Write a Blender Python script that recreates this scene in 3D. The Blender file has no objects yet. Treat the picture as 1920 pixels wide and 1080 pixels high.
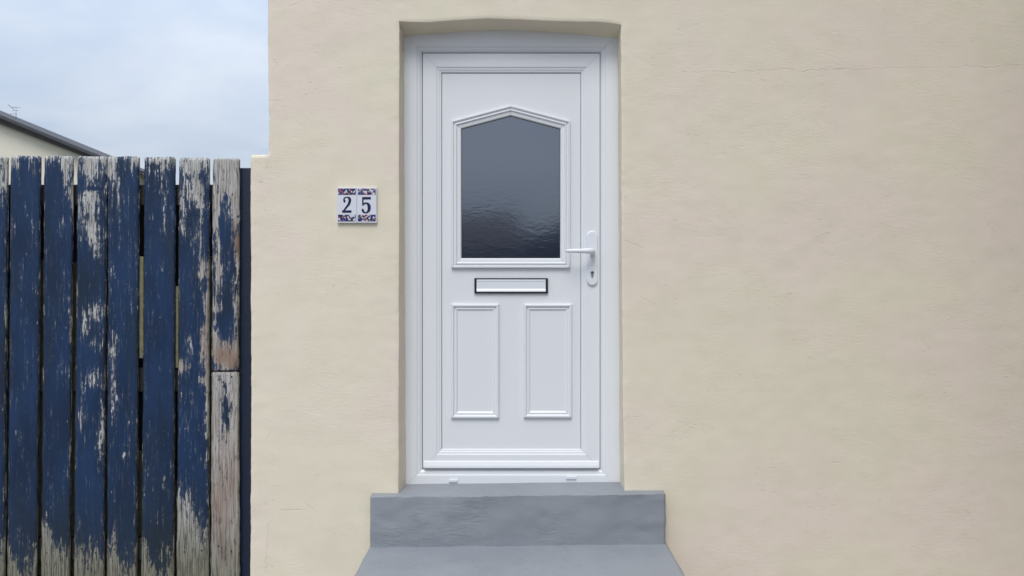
import bpy, bmesh, math, random
import numpy as np
from mathutils import Vector, Matrix

random.seed(7)
SC = bpy.context.scene
COL = SC.collection

# ------------------------------------------------------------------ camera
F = 1346.0            # focal length of the photograph in pixels of a 1920 px wide frame
D = 3.10              # metres from the lens to the rendered wall (wall plane is y = 0)
H = 1.30              # lens height above the pavement
cam = bpy.data.cameras.new('camera')
cam.sensor_width = 36.0
cam.lens = 36.0 * F / 1920.0
cam.clip_start = 0.05
cam.clip_end = 500
cam_o = bpy.data.objects.new('camera', cam)
COL.objects.link(cam_o)
cam_o.location = (0, -D, H)
cam_o.rotation_euler = (math.radians(90), 0, 0)
SC.camera = cam_o

# ------------------------------------------------------------------ sky, sun, exposure
SUN_EL, SUN_AZ = math.radians(56), math.radians(-9)     # azimuth from -y (in front of the wall) towards -x
w = bpy.data.worlds.new('World')
SC.world = w
w.use_nodes = True
nt = w.node_tree
nt.nodes.clear()
def wn(t, **k):
    n = nt.nodes.new(t)
    for a, b in k.items():
        setattr(n, a, b)
    return n
out = wn('ShaderNodeOutputWorld')
bg = wn('ShaderNodeBackground')
bg.inputs['Strength'].default_value = 0.1
nt.links.new(bg.outputs[0], out.inputs[0])
sky = wn('ShaderNodeTexSky', sky_type='NISHITA', sun_disc=False)
sky.sun_elevation = SUN_EL
sky.sun_rotation = math.radians(180) - SUN_AZ
tc = wn('ShaderNodeTexCoord')
sep = wn('ShaderNodeSeparateXYZ')
nt.links.new(tc.outputs['Generated'], sep.inputs[0])
def wmath(op, a, b=None, clamp=False):
    n = wn('ShaderNodeMath', operation=op, use_clamp=clamp)
    for i, v in enumerate((a, b)):
        if v is None:
            continue
        if isinstance(v, (int, float)):
            n.inputs[i].default_value = v
        else:
            nt.links.new(v, n.inputs[i])
    return n.outputs[0]
zpos = wmath('MAXIMUM', sep.outputs[2], 0.0)
den = wmath('ADD', zpos, 0.22)
ux = wmath('DIVIDE', sep.outputs[0], den)
uy = wmath('DIVIDE', sep.outputs[1], den)
comb = wn('ShaderNodeCombineXYZ')
nt.links.new(ux, comb.inputs[0]); nt.links.new(uy, comb.inputs[1])
cn = wn('ShaderNodeTexNoise')
cn.inputs['Scale'].default_value = 1.35
cn.inputs['Detail'].default_value = 7
cn.inputs['Roughness'].default_value = 0.52
cn.inputs['Distortion'].default_value = 0.35
nt.links.new(comb.outputs[0], cn.inputs['Vector'])
cr = wn('ShaderNodeValToRGB')
cr.color_ramp.elements[0].position = 0.36
cr.color_ramp.elements[0].color = (0.52, 0.625, 0.79, 1)
cr.color_ramp.elements[1].position = 0.64
cr.color_ramp.elements[1].color = (0.75, 0.815, 0.91, 1)
nt.links.new(cn.outputs['Fac'], cr.inputs[0])
grad = wmath('MULTIPLY_ADD', zpos, 2.5)
grad.node.inputs[2].default_value = 1.0
grad2 = wmath('MULTIPLY', grad, 5.35)
sc_ = wn('ShaderNodeVectorMath', operation='SCALE')
nt.links.new(cr.outputs[0], sc_.inputs[0]); nt.links.new(grad2, sc_.inputs['Scale'])
mx = wn('ShaderNodeMix', data_type='RGBA')
mx.inputs[0].default_value = 0.86
nt.links.new(sky.outputs[0], mx.inputs[6]); nt.links.new(sc_.outputs[0], mx.inputs[7])
nt.links.new(mx.outputs[2], bg.inputs[0])

sun = bpy.data.lights.new('sun', 'SUN')
sun.energy = 1.5
sun.angle = math.radians(26)
sun.color = (1.0, 0.965, 0.91)
sun_o = bpy.data.objects.new('sun', sun)
COL.objects.link(sun_o)
sd = Vector((math.sin(SUN_AZ) * math.cos(SUN_EL), -math.cos(SUN_AZ) * math.cos(SUN_EL), math.sin(SUN_EL)))
sun_o.rotation_euler = sd.to_track_quat('Z', 'Y').to_euler()
sun_o.location = (0, 0, 30)

SC.view_settings.view_transform = 'Standard'
SC.view_settings.look = 'None'
SC.view_settings.gamma = 1
SC.view_settings.use_curve_mapping = False
SC.view_settings.exposure = 0.30

# ------------------------------------------------------------------ helpers
def px(x, y, depth=0.0):
    """photograph measurement -> metres on the vertical plane y = depth"""
    s = (D + depth) / F
    return ((x - 960) * s, H - (y - 540) * s)
def pxx(x, depth=0.0): return px(x, 540, depth)[0]
def pxz(y, depth=0.0): return px(960, y, depth)[1]

def lin(r, g, b):
    f = lambda c: (c / 255 / 12.92) if c / 255 <= 0.04045 else ((c / 255 + 0.055) / 1.055) ** 2.4
    return (f(r), f(g), f(b), 1.0)

def mesh_obj(name, verts, faces, mat, parent=None, smooth=False):
    me = bpy.data.meshes.new(name)
    me.from_pydata([tuple(map(float, v)) for v in verts], [], faces)
    me.update()
    if smooth:
        me.polygons.foreach_set('use_smooth', [True] * len(me.polygons))
    if mat:
        me.materials.append(mat)
    o = bpy.data.objects.new(name, me)
    COL.objects.link(o)
    if parent:
        o.parent = parent
    return o

def bm_obj(name, bm, mat, parent=None, smooth=False):
    bmesh.ops.recalc_face_normals(bm, faces=bm.faces)
    me = bpy.data.meshes.new(name)
    bm.to_mesh(me); bm.free()
    if smooth:
        me.polygons.foreach_set('use_smooth', [True] * len(me.polygons))
    me.materials.append(mat)
    o = bpy.data.objects.new(name, me)
    COL.objects.link(o)
    if parent:
        o.parent = parent
    return o

def thing(name, label, cat, group=None, loc=(0, 0, 0)):
    o = bpy.data.objects.new(name, None)
    o.empty_display_size = 0.2
    COL.objects.link(o)
    o.location = loc
    tag(o, label, cat, group)
    return o
def tag(o, label=None, cat=None, group=None, kind=None):
    for k, v in (('label', label), ('category', cat), ('group', group), ('kind', kind)):
        if v:
            o[k] = v
    return o

def box_bm(x0, x1, y0, y1, z0, z1, bevel=0.0, seg=2):
    bm = bmesh.new()
    vs = [bm.verts.new(p) for p in ((x0, y0, z0), (x1, y0, z0), (x1, y1, z0), (x0, y1, z0), (x0, y0, z1), (x1, y0, z1), (x1, y1, z1), (x0, y1, z1))]
    for f in ((0, 3, 2, 1), (4, 5, 6, 7), (0, 1, 5, 4), (1, 2, 6, 5), (2, 3, 7, 6), (3, 0, 4, 7)):
        bm.faces.new([vs[i] for i in f])
    if bevel:
        bmesh.ops.bevel(bm, geom=bm.edges[:], offset=bevel, segments=seg, affect='EDGES', profile=0.6)
    return bm

NOISE_T = {}
def vnoise(x, y, sx, sy, seed):
    """smooth 2D value noise in -1..1"""
    if seed not in NOISE_T:
        NOISE_T[seed] = np.random.RandomState(seed).rand(256, 256) * 2 - 1
    T = NOISE_T[seed]
    u, v = np.asarray(x) / sx + 37.3, np.asarray(y) / sy + 11.7
    i, j = np.floor(u).astype(int), np.floor(v).astype(int)
    a, b = u - i, v - j
    a = a * a * (3 - 2 * a); b = b * b * (3 - 2 * b)
    g = lambda p, q: T[p % 256, q % 256]
    return (g(i, j) * (1 - a) + g(i + 1, j) * a) * (1 - b) + (g(i, j + 1) * (1 - a) + g(i + 1, j + 1) * a) * b

# ------------------------------------------------------------------ materials
class NM:
    """small node-graph writer"""
    def __init__(s, name, rough=0.6, spec=0.4):
        s.m = bpy.data.materials.new(name); s.m.use_nodes = True
        s.t = s.m.node_tree
        s.b = s.t.nodes['Principled BSDF']
        s.b.inputs['Roughness'].default_value = rough
        s.b.inputs['Specular IOR Level'].default_value = spec
        s.tc = s.t.nodes.new('ShaderNodeTexCoord')
        s.obj = s.tc.outputs['Object']
    def put(s, sock, v):
        if isinstance(v, (int, float)):
            sock.default_value = v
        elif isinstance(v, tuple):
            sock.default_value = v if len(v) == len(sock.default_value) else (v + (1.0,))[:len(sock.default_value)]
        else:
            s.t.links.new(v, sock)
    def math(s, op, a, b=None, c=None, clamp=False):
        n = s.t.nodes.new('ShaderNodeMath'); n.operation = op; n.use_clamp = clamp
        for i, v in enumerate((a, b, c)):
            if v is not None:
                s.put(n.inputs[i], v)
        return n.outputs[0]
    def scale(s, xyz, src=None, loc=(0, 0, 0)):
        n = s.t.nodes.new('ShaderNodeMapping')
        s.put(n.inputs['Vector'], src or s.obj)
        n.inputs['Scale'].default_value = xyz; n.inputs['Location'].default_value = loc
        return n.outputs[0]
    def noise(s, vec, scale=5, detail=4, rough=0.55, dist=0.0):
        n = s.t.nodes.new('ShaderNodeTexNoise')
        s.put(n.inputs['Vector'], vec)
        for k, v in (('Scale', scale), ('Detail', detail), ('Roughness', rough), ('Distortion', dist)):
            n.inputs[k].default_value = v
        return n.outputs['Fac']
    def voro(s, vec, scale, feature='F1'):
        n = s.t.nodes.new('ShaderNodeTexVoronoi'); n.feature = feature
        s.put(n.inputs['Vector'], vec); n.inputs['Scale'].default_value = scale
        return n
    def ss(s, v, lo, hi, a=0.0, b=1.0):
        n = s.t.nodes.new('ShaderNodeMapRange'); n.interpolation_type = 'SMOOTHSTEP'
        s.put(n.inputs[0], v)
        for i, q in enumerate((lo, hi, a, b)):
            n.inputs[i + 1].default_value = q
        return n.outputs[0]
    def mix(s, f, a, b, mode='MIX'):
        n = s.t.nodes.new('ShaderNodeMix'); n.data_type = 'RGBA'; n.blend_type = mode
        s.put(n.inputs[0], f); s.put(n.inputs[6], a); s.put(n.inputs[7], b)
        return n.outputs[2]
    def xyz(s, src=None):
        n = s.t.nodes.new('ShaderNodeSeparateXYZ'); s.put(n.inputs[0], src or s.obj)
        return n.outputs
    def vec(s, x, y, z):
        n = s.t.nodes.new('ShaderNodeCombineXYZ')
        for i, v in enumerate((x, y, z)):
            s.put(n.inputs[i], v)
        return n.outputs[0]
    def attr(s, name):
        n = s.t.nodes.new('ShaderNodeAttribute'); n.attribute_name = name
        return n
    def col(s, v): s.put(s.b.inputs['Base Color'], v); return s
    def rough(s, v): s.put(s.b.inputs['Roughness'], v); return s
    def bump(s, h, dist=0.002, strength=1.0):
        n = s.t.nodes.new('ShaderNodeBump')
        n.inputs['Distance'].default_value = dist; n.inputs['Strength'].default_value = strength
        s.put(n.inputs['Height'], h)
        s.t.links.new(n.outputs[0], s.b.inputs['Normal'])
        return s
    def seg(s, x, z, a, b, wid):
        """soft mask of a thin scratch from a to b (metres, on the x-z plane), tapering in width"""
        dx, dz = b[0] - a[0], b[1] - a[1]
        L2 = dx * dx + dz * dz
        ex, ez = s.math('SUBTRACT', x, a[0]), s.math('SUBTRACT', z, a[1])
        t = s.math('DIVIDE', s.math('ADD', s.math('MULTIPLY', ex, dx), s.math('MULTIPLY', ez, dz)), L2, clamp=True)
        px_, pz_ = s.math('SUBTRACT', ex, s.math('MULTIPLY', t, dx)), s.math('SUBTRACT', ez, s.math('MULTIPLY', t, dz))
        d = s.math('SQRT', s.math('ADD', s.math('MULTIPLY', px_, px_), s.math('MULTIPLY', pz_, pz_)))
        return s.ss(d, wid * 0.3, wid, 1.0, 0.0)

def plain(name, color, rough=0.5, spec=0.5, metal=0.0, var=0.06, nscale=14, bump=0.0, bscale=60):
    m = NM(name, rough, spec)
    n = m.noise(m.obj, nscale, 4)
    c2 = tuple(min(1, c * (1 - var * 2)) for c in color[:3]) + (1,)
    c1 = tuple(min(1, c * (1 + var)) for c in color[:3]) + (1,)
    m.col(m.mix(n, c2, c1))
    m.b.inputs['Metallic'].default_value = metal
    if bump:
        m.bump(m.noise(m.obj, bscale, 3), bump)
    return m.m

def mat_render():
    m = NM('cream_render', 0.82, 0.25)
    X, Y, Z = m.xyz()
    big = m.noise(m.obj, 1.7, 3, 0.5)
    med = m.noise(m.scale((1, 1, 1.6)), 7, 4, 0.55)
    c = m.mix(m.ss(big, 0.42, 0.64), lin(228, 218, 196), lin(230, 215, 199))
    c = m.mix(m.ss(med, 0.35, 0.75), c, m.mix(0.4, c, lin(215, 206, 181)))
    # speckles of dirt held by the rough patches
    sp = m.noise(m.scale((1, 1, 1.5)), 95, 2, 0.6)
    sparse = m.ss(m.noise(m.obj, 9, 2), 0.5, 0.72)
    c = m.mix(m.math('MULTIPLY', m.ss(sp, 0.66, 0.76), m.math('MULTIPLY', sparse, 0.15)), c, lin(150, 138, 115))
    # hairline cracks and scratches with a shape of their own
    wob = m.math('MULTIPLY_ADD', m.noise(m.vec(X, 0.0, 0.0), 9, 6, 0.65), 0.075, -0.0375)
    wz = m.math('ADD', Z, wob)
    wx = m.math('ADD', X, m.math('MULTIPLY_ADD', m.noise(m.vec(0.0, 0.0, Z), 30, 4), 0.03, -0.015))
    brk = m.ss(m.noise(m.vec(X, 0.0, 4.0), 9, 5, 0.75), 0.44, 0.60)
    long1 = m.seg(X, wz, px(1275, 136), px(1990, 121), 0.0032)
    long1 = m.math('MULTIPLY', long1, brk)
    ledge = m.math('MULTIPLY', m.ss(m.math('SUBTRACT', m.math('MULTIPLY_ADD', X, 0.0197, pxz(134) - 0.0197 * pxx(1330)), wz), -0.003, 0.003),
                   m.ss(X, pxx(1220), pxx(1340)))
    marks = long1
    for a, b, wd, warp in (((502, 188), (526, 189), .0028, 0), ((503, 985), (498, 1078), .0030, 1), ((512, 975), (500, 990), .0030, 1),
                           ((524, 957), (566, 956), .0042, 0), ((572, 944), (590, 958), .0030, 0), ((1170, 450), (1210, 467), .0030, 0),
                           ((1200, 556), (1230, 572), .0026, 0), ((545, 12), (556, 7), .0032, 0), ((507, 812), (500, 824), .0030, 0),
                           ((504, 300), (500, 318), .0032, 1), ((1560, 867), (1578, 868), .0030, 0)):
        sgm = m.seg(wx if warp else X, Z, px(*a), px(*b), wd)
        marks = m.math('MAXIMUM', marks, m.math('MULTIPLY', sgm, 0.8))
    c = m.mix(m.math('MULTIPLY', marks, 0.12), c, lin(130, 116, 95))
    fl = m.noise(m.scale((42, 42, 150)), 1.0, 4, 0.6, 0.4)
    flp = m.ss(m.noise(m.scale((1, 1, 1), loc=(7, 0, 3)), 4.5, 3), 0.44, 0.66)
    fleck = m.math('MULTIPLY', m.ss(fl, 0.60, 0.70), m.math('MULTIPLY_ADD', flp, 0.85, 0.15))
    c = m.mix(m.math('MULTIPLY', fleck, 0.11), c, lin(150, 138, 116))
    m.col(c)
    # relief: trowelled horizontal ripples in patches, grit, pits
    rip = m.noise(m.scale((34, 34, 105)), 1.0, 5, 0.62, 0.5)
    ripm = m.ss(m.noise(m.scale((1, 1, .8), loc=(3, 0, 1)), 3.4, 3), 0.36, 0.66, 0.12, 1.0)
    grit = m.noise(m.obj, 190, 3, 0.6)
    pit = m.ss(m.noise(m.scale((1, 1, 1.7)), 60, 2), 0.24, 0.34)
    h = m.math('ADD', m.math('MULTIPLY', m.math('MULTIPLY', rip, ripm), 1.0), m.math('MULTIPLY', grit, 0.16))
    h = m.math('ADD', h, m.math('MULTIPLY', pit, 0.22))
    h = m.math('SUBTRACT', h, m.math('MULTIPLY', fleck, 0.7))
    h = m.math('SUBTRACT', h, m.math('MULTIPLY', marks, 0.55))
    h = m.math('SUBTRACT', h, m.math('MULTIPLY', ledge, 0.16))
    m.bump(h, 0.0014, 0.85)
    return m.m

def mat_planks():
    m = NM('flaking_blue_paint', 0.55, 0.35)
    a = m.attr('wear')
    s = m.t.nodes.new('ShaderNodeSeparateColor'); m.t.links.new(a.outputs['Color'], s.inputs[0])
    wear, brown, green = s.outputs[0], s.outputs[1], s.outputs[2]
    at = m.attr('shift'); off = at.outputs['Vector']
    va = m.t.nodes.new('ShaderNodeVectorMath'); va.operation = 'ADD'
    m.t.links.new(m.obj, va.inputs[0]); m.t.links.new(off, va.inputs[1])
    p = va.outputs[0]
    grain = m.noise(m.scale((150, 150, 5.5), p), 1.0, 6, 0.62, 0.6)
    flake = m.noise(m.scale((42, 42, 8), p), 1.0, 7, 0.68, 0.9)
    fine = m.noise(m.scale((90, 90, 40), p), 1.0, 5, 0.7)
    v = m.math('ADD', wear, m.math('MULTIPLY_ADD', flake, 1.9, -0.95))
    v = m.math('ADD', v, m.math('MULTIPLY_ADD', grain, 1.5, -0.75))
    v = m.math('ADD', v, m.math('MULTIPLY_ADD', fine, 1.3, -0.65))
    bare = m.ss(v, 0.53, 0.60)
    thin = m.ss(v, 0.22, 0.56, 0.0, 0.26)
    chip = m.noise(m.scale((130, 130, 24), p, (3, 5, 1)), 1.0, 3, 0.6)
    chipm = m.ss(m.noise(m.scale((14, 14, 5), p), 1.0, 2), 0.38, 0.66, 0.0, 0.055)
    bare = m.math('MAXIMUM', bare, m.ss(m.math('ADD', chip, chipm), 0.755, 0.775))
    fade = m.ss(m.noise(m.scale((9, 9, 3), p), 1.0, 4), 0.3, 0.7)
    blue = m.mix(fade, lin(15, 36, 64), lin(22, 50, 85))
    blue = m.mix(m.ss(grain, 0.42, 0.74, 0, 0.18), blue, lin(46, 66, 92))
    blue = m.mix(thin, blue, lin(120, 126, 132))
    damp = m.ss(m.noise(m.scale((7, 7, 2), p, (9, 1, 4)), 1.0, 4), 0.52, 0.68, 0, 0.45)
    blue = m.mix(damp, blue, lin(27, 38, 45))
    blue = m.mix(m.math('MULTIPLY', green, 0.55), blue, lin(38, 44, 42))
    # knots, scuffs and nail stains
    scuff = m.ss(m.noise(m.scale((34, 34, 60), p), 1.0, 3, 0.6), 0.70, 0.76)
    blue = m.mix(m.math('MULTIPLY', scuff, 0.55), blue, lin(20, 27, 40))
    g2 = m.noise(m.scale((230, 230, 9), p), 1.0, 5, 0.6)
    wood = m.mix(m.ss(g2, 0.32, 0.60), lin(112, 110, 106), lin(192, 190, 186))
    streak = m.ss(m.noise(m.scale((110, 110, 22), p), 1.0, 5, 0.7), 0.55, 0.68)
    wb = m.mix(g2, lin(98, 68, 52), lin(160, 136, 118))
    wood = m.mix(m.math('MULTIPLY', brown, 0.95), wood, wb)
    wg = m.mix(m.ss(g2, .3, .65), lin(52, 52, 40), lin(122, 118, 96))
    wood = m.mix(m.math('MULTIPLY', green, 0.9), wood, wg)
    wood = m.mix(m.math('MULTIPLY', streak, 0.72), wood, lin(62, 62, 66))
    m.col(m.mix(bare, blue, wood))
    m.rough(m.math('MULTIPLY_ADD', bare, 0.32, 0.5))
    h = m.math('MULTIPLY_ADD', m.math('SUBTRACT', 1.0, bare), 0.55, m.math('MULTIPLY', g2, 0.75))
    h = m.math('ADD', h, m.math('MULTIPLY', flake, 0.5))
    m.bump(h, 0.0022, 0.8)
    return m.m

def mat_concrete_paint():
    m = NM('grey_step_paint', 0.58, 0.35)
    n = m.noise(m.obj, 3, 4); f = m.noise(m.scale((1, 1, 2.4)), 26, 5, 0.6)
    c = m.mix(m.ss(n, 0.3, 0.7), lin(136, 140, 146), lin(145, 149, 154))
    c = m.mix(m.ss(f, 0.62, 0.78, 0, 0.25), c, lin(160, 168, 178))
    soil = m.ss(m.noise(m.obj, 8, 5, 0.65), 0.55, 0.75, 0, 0.22)
    c = m.mix(soil, c, lin(104, 104, 100))
    dots = m.ss(m.noise(m.obj, 75, 1), 0.74, 0.78)
    c = m.mix(m.math('MULTIPLY', dots, 0.45), c, lin(80, 84, 90))
    m.col(c)
    rip = m.noise(m.scale((13, 13, 44)), 1.0, 5, 0.6, 1.2)
    patch = m.ss(m.noise(m.obj, 4.2, 2), 0.42, 0.66, 0.1, 1.0)
    m.bump(m.math('ADD', m.math('MULTIPLY', rip, patch), m.math('MULTIPLY', m.noise(m.obj, 160, 3), 0.18)), 0.0042, 0.9)
    return m.m

def mat_glass():
    m = NM('obscure_glass', 0.09, 0.5)
    m.col(lin(36, 46, 62))
    m.b.inputs['Specular Tint'].default_value = (0.92, 0.95, 1.0, 1)
    m.b.inputs['IOR'].default_value = 2.75
    X, Y, Z = m.xyz()
    a = m.noise(m.scale((17, 17, 40)), 1.0, 3, 0.5, 0.7)
    b = m.noise(m.scale((52, 52, 110)), 1.0, 2, 0.5, 0.5)
    m.bump(m.math('ADD', a, m.math('MULTIPLY', b, 0.40)), 0.00016, 1.0)
    return m.m

def mat_tile_border():
    m = NM('painted_border', 0.18, 0.5)
    v = m.voro(m.scale((1, 1, 1)), 130)
    s = m.t.nodes.new('ShaderNodeSeparateColor'); m.t.links.new(v.outputs['Color'], s.inputs[0])
    r = m.t.nodes.new('ShaderNodeValToRGB'); r.color_ramp.interpolation = 'CONSTANT'
    els = ((0.0, lin(30, 40, 100)), (0.36, lin(205, 205, 214)), (0.56, lin(150, 86, 88)), (0.66, lin(60, 76, 130)), (0.82, lin(200, 178, 182)), (0.92, lin(38, 62, 66)))
    for i, (p, c) in enumerate(els):
        e = r.color_ramp.elements[i] if i < 2 else r.color_ramp.elements.new(p)
        e.position = p; e.color = c
    m.t.links.new(s.outputs[0], r.inputs[0])
    m.col(r.outputs[0])
    return m.m

M = {}
M['render'] = mat_render()
M['planks'] = mat_planks()
M['step'] = mat_concrete_paint()
M['glass'] = mat_glass()
M['border'] = mat_tile_border()
M['upvc'] = plain('white_upvc', (0.775, 0.785, 0.80), 0.36, 0.45, var=0.008, nscale=3)
M['handle'] = plain('white_handle_enamel', (0.76, 0.78, 0.81), 0.26, 0.5, var=0.005)
M['gasket'] = plain('dark_rubber_gasket', (0.035, 0.037, 0.04), 0.7)
M['black'] = plain('black_plastic', (0.012, 0.013, 0.018), 0.4)
M['steel'] = plain('brushed_steel', (0.55, 0.55, 0.53), 0.34, metal=1.0)
M['keyhole'] = plain('keyhole_shadow', (0.01, 0.01, 0.01), 0.6)
M['tile'] = plain('white_glazed_tile', (0.70, 0.71, 0.76), 0.16, 0.5, var=0.02, nscale=30)
M['numeral'] = plain('navy_glaze', lin(28, 32, 74), 0.16, 0.5, var=0.12, nscale=60)
M['nail'] = plain('rusty_nail', (0.05, 0.032, 0.024), 0.8, metal=0.3, var=0.3, nscale=200)
M['rail'] = plain('dark_damp_timber', lin(46, 42, 36), 0.85, var=0.25, nscale=30, bump=0.002)
M['lath'] = plain('mossy_lath', lin(124, 119, 86), 0.85, var=0.3, nscale=40, bump=0.002)
M['post'] = plain('navy_post_paint', lin(18, 31, 56), 0.55, var=0.12, nscale=12, bump=0.0015, bscale=90)
M['pebble'] = plain('pale_far_render', lin(230, 223, 206), 0.9, var=0.03, nscale=3, bump=0.004)
M['slate'] = plain('dark_slate', lin(74, 74, 80), 0.7, var=0.2, nscale=9, bump=0.004)
M['barge'] = plain('weathered_barge', lin(104, 100, 102), 0.8, var=0.2, nscale=14, bump=0.003)
M['metal'] = plain('aerial_metal', (0.30, 0.30, 0.31), 0.5, metal=0.6)
M['leaf'] = plain('shrub_leaf', (0.055, 0.085, 0.028), 0.6, var=0.35, nscale=8)
M['stem'] = plain('shrub_stem', (0.09, 0.07, 0.05), 0.85, var=0.2)
M['asphalt'] = plain('road_asphalt', (0.075, 0.075, 0.078), 0.9, var=0.15, nscale=3, bump=0.003, bscale=120)
M['paving'] = plain('pavement_concrete', (0.26, 0.255, 0.245), 0.9, var=0.1, nscale=2, bump=0.002, bscale=90)
M['kerb'] = plain('kerb_concrete', (0.33, 0.325, 0.31), 0.9, var=0.1)
M['earth'] = plain('garden_soil_and_turf', (0.07, 0.085, 0.04), 0.95, var=0.3, nscale=3, bump=0.01, bscale=20)
M['brick'] = plain('red_brown_brick', (0.12, 0.06, 0.05), 0.9, var=0.2, nscale=6)
M['rooftile'] = plain('brown_roof_tile', (0.06, 0.042, 0.04), 0.85, var=0.2, nscale=5)
M['pane'] = plain('far_window_glass', (0.03, 0.035, 0.04), 0.1)

# ------------------------------------------------------------------ ground
def slab(name, x0, x1, y0, y1, z, mat, th=0.2):
    o = bm_obj(name, box_bm(x0, x1, y0, y1, z - th, z), mat)
    tag(o, kind='structure')
    return o
slab('ground', -150, 150, -150, 150, -0.16, M['earth'], 0.4)
slab('pavement', -60, 60, -2.6 - 2.0, 0.10, 0.0, M['paving'], 0.2)
slab('kerb', -60, 60, -4.76, -4.604, 0.0, M['kerb'], 0.3)
slab('road', -60, 60, -11.0, -4.764, -0.12, M['asphalt'], 0.2)
slab('far_pavement', -60, 60, -13.0, -11.004, 0.0, M['paving'], 0.3)
slab('garden', -40, -1.2, 0.104, 40, -0.02, M['earth'], 0.12)

# ------------------------------------------------------------------ the house: rendered wall
house = thing('house', 'cream rendered house with a white panelled front door and grey doorstep', 'house')

YF = 0.105                       # face of the door frame, set back in the reveal
Xs_stub, Xcorner = pxx(468.5), pxx(501.5)
Zstub = pxz(290)
XL, XR = pxx(747.5), pxx(1166)
ZT = pxz(40)
ZB = -0.06
top_pts = [(748, 39), (775, 40.5), (802, 41), (830, 38.5), (860, 36.5), (910, 33.8), (940, 34.5), (1000, 37), (1050, 39), (1100, 40), (1125, 40.5), (1148, 43), (1166, 46)]
bk_pts = [(757, 67), (800, 64.5), (860, 60), (930, 56.5), (990, 57.5), (1040, 61), (1100, 66), (1158, 71)]
def top_front(x):
    a = np.array([px(u, v) for u, v in top_pts]); return np.interp(x, a[:, 0], a[:, 1])
def top_back(x):
    a = np.array([px(u, v, YF) for u, v in bk_pts]); return np.interp(x, a[:, 0], a[:, 1])

def lines(stops, fine):
    """grid lines through all the stops, spaced about `fine` (or a given spacing per span)"""
    o = [stops[0][0]]
    for (a, _), (b, st) in zip(stops[:-1], stops[1:]):
        n = max(1, int(round((b - a) / st)))
        o += [a + (b - a) * (k + 1) / n for k in range(n)]
    return np.array(o)
g = 0.011
xs = lines([(Xs_stub, 0), (Xs_stub + 0.006, .006), (Xcorner, g), (Xcorner + .006, .006), (XL - .006, g), (XL, .006), (XR, g), (XR + .006, .006), (2.35, g), (5.2, 0.15)], g)
zs = lines([(ZB, 0), (0.02, .02), (Zstub - .006, g), (Zstub, .006), (ZT, g), (ZT + .006, .006), (2.60, g), (5.2, 0.13)], g)
iC = int(np.argmin(abs(xs - Xcorner))); iL = int(np.argmin(abs(xs - XL))); iR = int(np.argmin(abs(xs - XR)))
jS = int(np.argmin(abs(zs - Zstub))); jT = int(np.argmin(abs(zs - ZT)))
nx, nz = len(xs), len(zs)
GX, GZ = np.meshgrid(xs, zs, indexing='ij')
PX, PZ = GX.copy(), GZ.copy()
sm = lambda t: np.clip(t, 0, 1) ** 2 * (3 - 2 * np.clip(t, 0, 1))
def jag(t, amp, seed):
    n = vnoise(t, t * 0, .05, 1, seed) * .5 + vnoise(t, t * 0, .017, 1, seed + 1) * .35 + vnoise(t, t * 0, .16, 1, seed + 2) * .6
    return n * amp
# warp the grid so that its lines follow the uneven edges
dL = np.interp(GZ, [pxz(921), pxz(40)], [pxx(747) - XL, pxx(748.5) - XL]) + jag(GZ, .0016, 5)
dR = np.interp(GZ, [pxz(915), pxz(760), pxz(500), pxz(40)], [pxx(1171) - XR, pxx(1168.5) - XR, pxx(1166) - XR, pxx(1165) - XR]) + jag(GZ, .0020, 9)
PX += dL * sm(1 - abs(GX - XL) / .10) + dR * sm(1 - abs(GX - XR) / .10)
dC = jag(GZ, .0038, 21) + np.interp(GZ, [pxz(290), pxz(0)], [.004, 0])
PX += dC * sm(1 - abs(GX - Xcorner) / .03) * sm((GZ - Zstub + .02) / .02)
PX += (jag(GZ, .0026, 33) + np.interp(GZ, [pxz(1080), pxz(700), pxz(290)], [-.001, .003, -.001])) * sm(1 - (GX - Xs_stub) / .05)
dT = top_front(GX) - ZT + jag(GX, .0012, 41)
PZ += dT * sm(1 - abs(GZ - ZT) / .16) * sm(1 - np.maximum(0, np.maximum(XL - GX, GX - XR)) / .08)
PZ += jag(GX, .003, 51) * sm(1 - abs(GZ - Zstub) / .03) * sm((Xcorner + .01 - GX) / .03)
# relief of the render: slow undulation, hand-trowelled lumps, rough band along the opening
def relief(x, z):
    h = vnoise(x, z, .9, .7, 1) * .0030 + vnoise(x, z, .26, .17, 2) * .0009 + vnoise(x, z, .075, .038, 3) * .00035
    rough = np.clip(vnoise(x, z, .5, .4, 4) * .8 + .35, 0, 1)
    h += vnoise(x, z, .04, .022, 6) * .0004 * rough
    edge = np.exp(-np.minimum(abs(x - XR), abs(x - XL)) / .035) + np.exp(-abs(x - Xs_stub) / .05)
    h += vnoise(x, z, .035, .020, 8) * .0012 * edge
    return h
PY = relief(GX, GZ)
def rnd(d, r=.008):
    t = np.clip(d / r, 0, 1)
    return r * (1 - np.sqrt(np.clip(1 - (1 - t) ** 2, 0, 1)))
inz = (GZ < ZT + .02)
PY += rnd(np.hypot(np.maximum(0, np.maximum(XL - GX, GX - XR)), np.maximum(0, GZ - ZT)), .0020)
PY += np.where(GZ <= Zstub + 1e-6, rnd(GX - Xs_stub, .010), rnd(np.maximum(GX - Xcorner, 0), .010))
PY += np.where((GX < Xcorner) & (GZ <= Zstub + 1e-6), rnd(Zstub - GZ, .010), 0)

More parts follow.
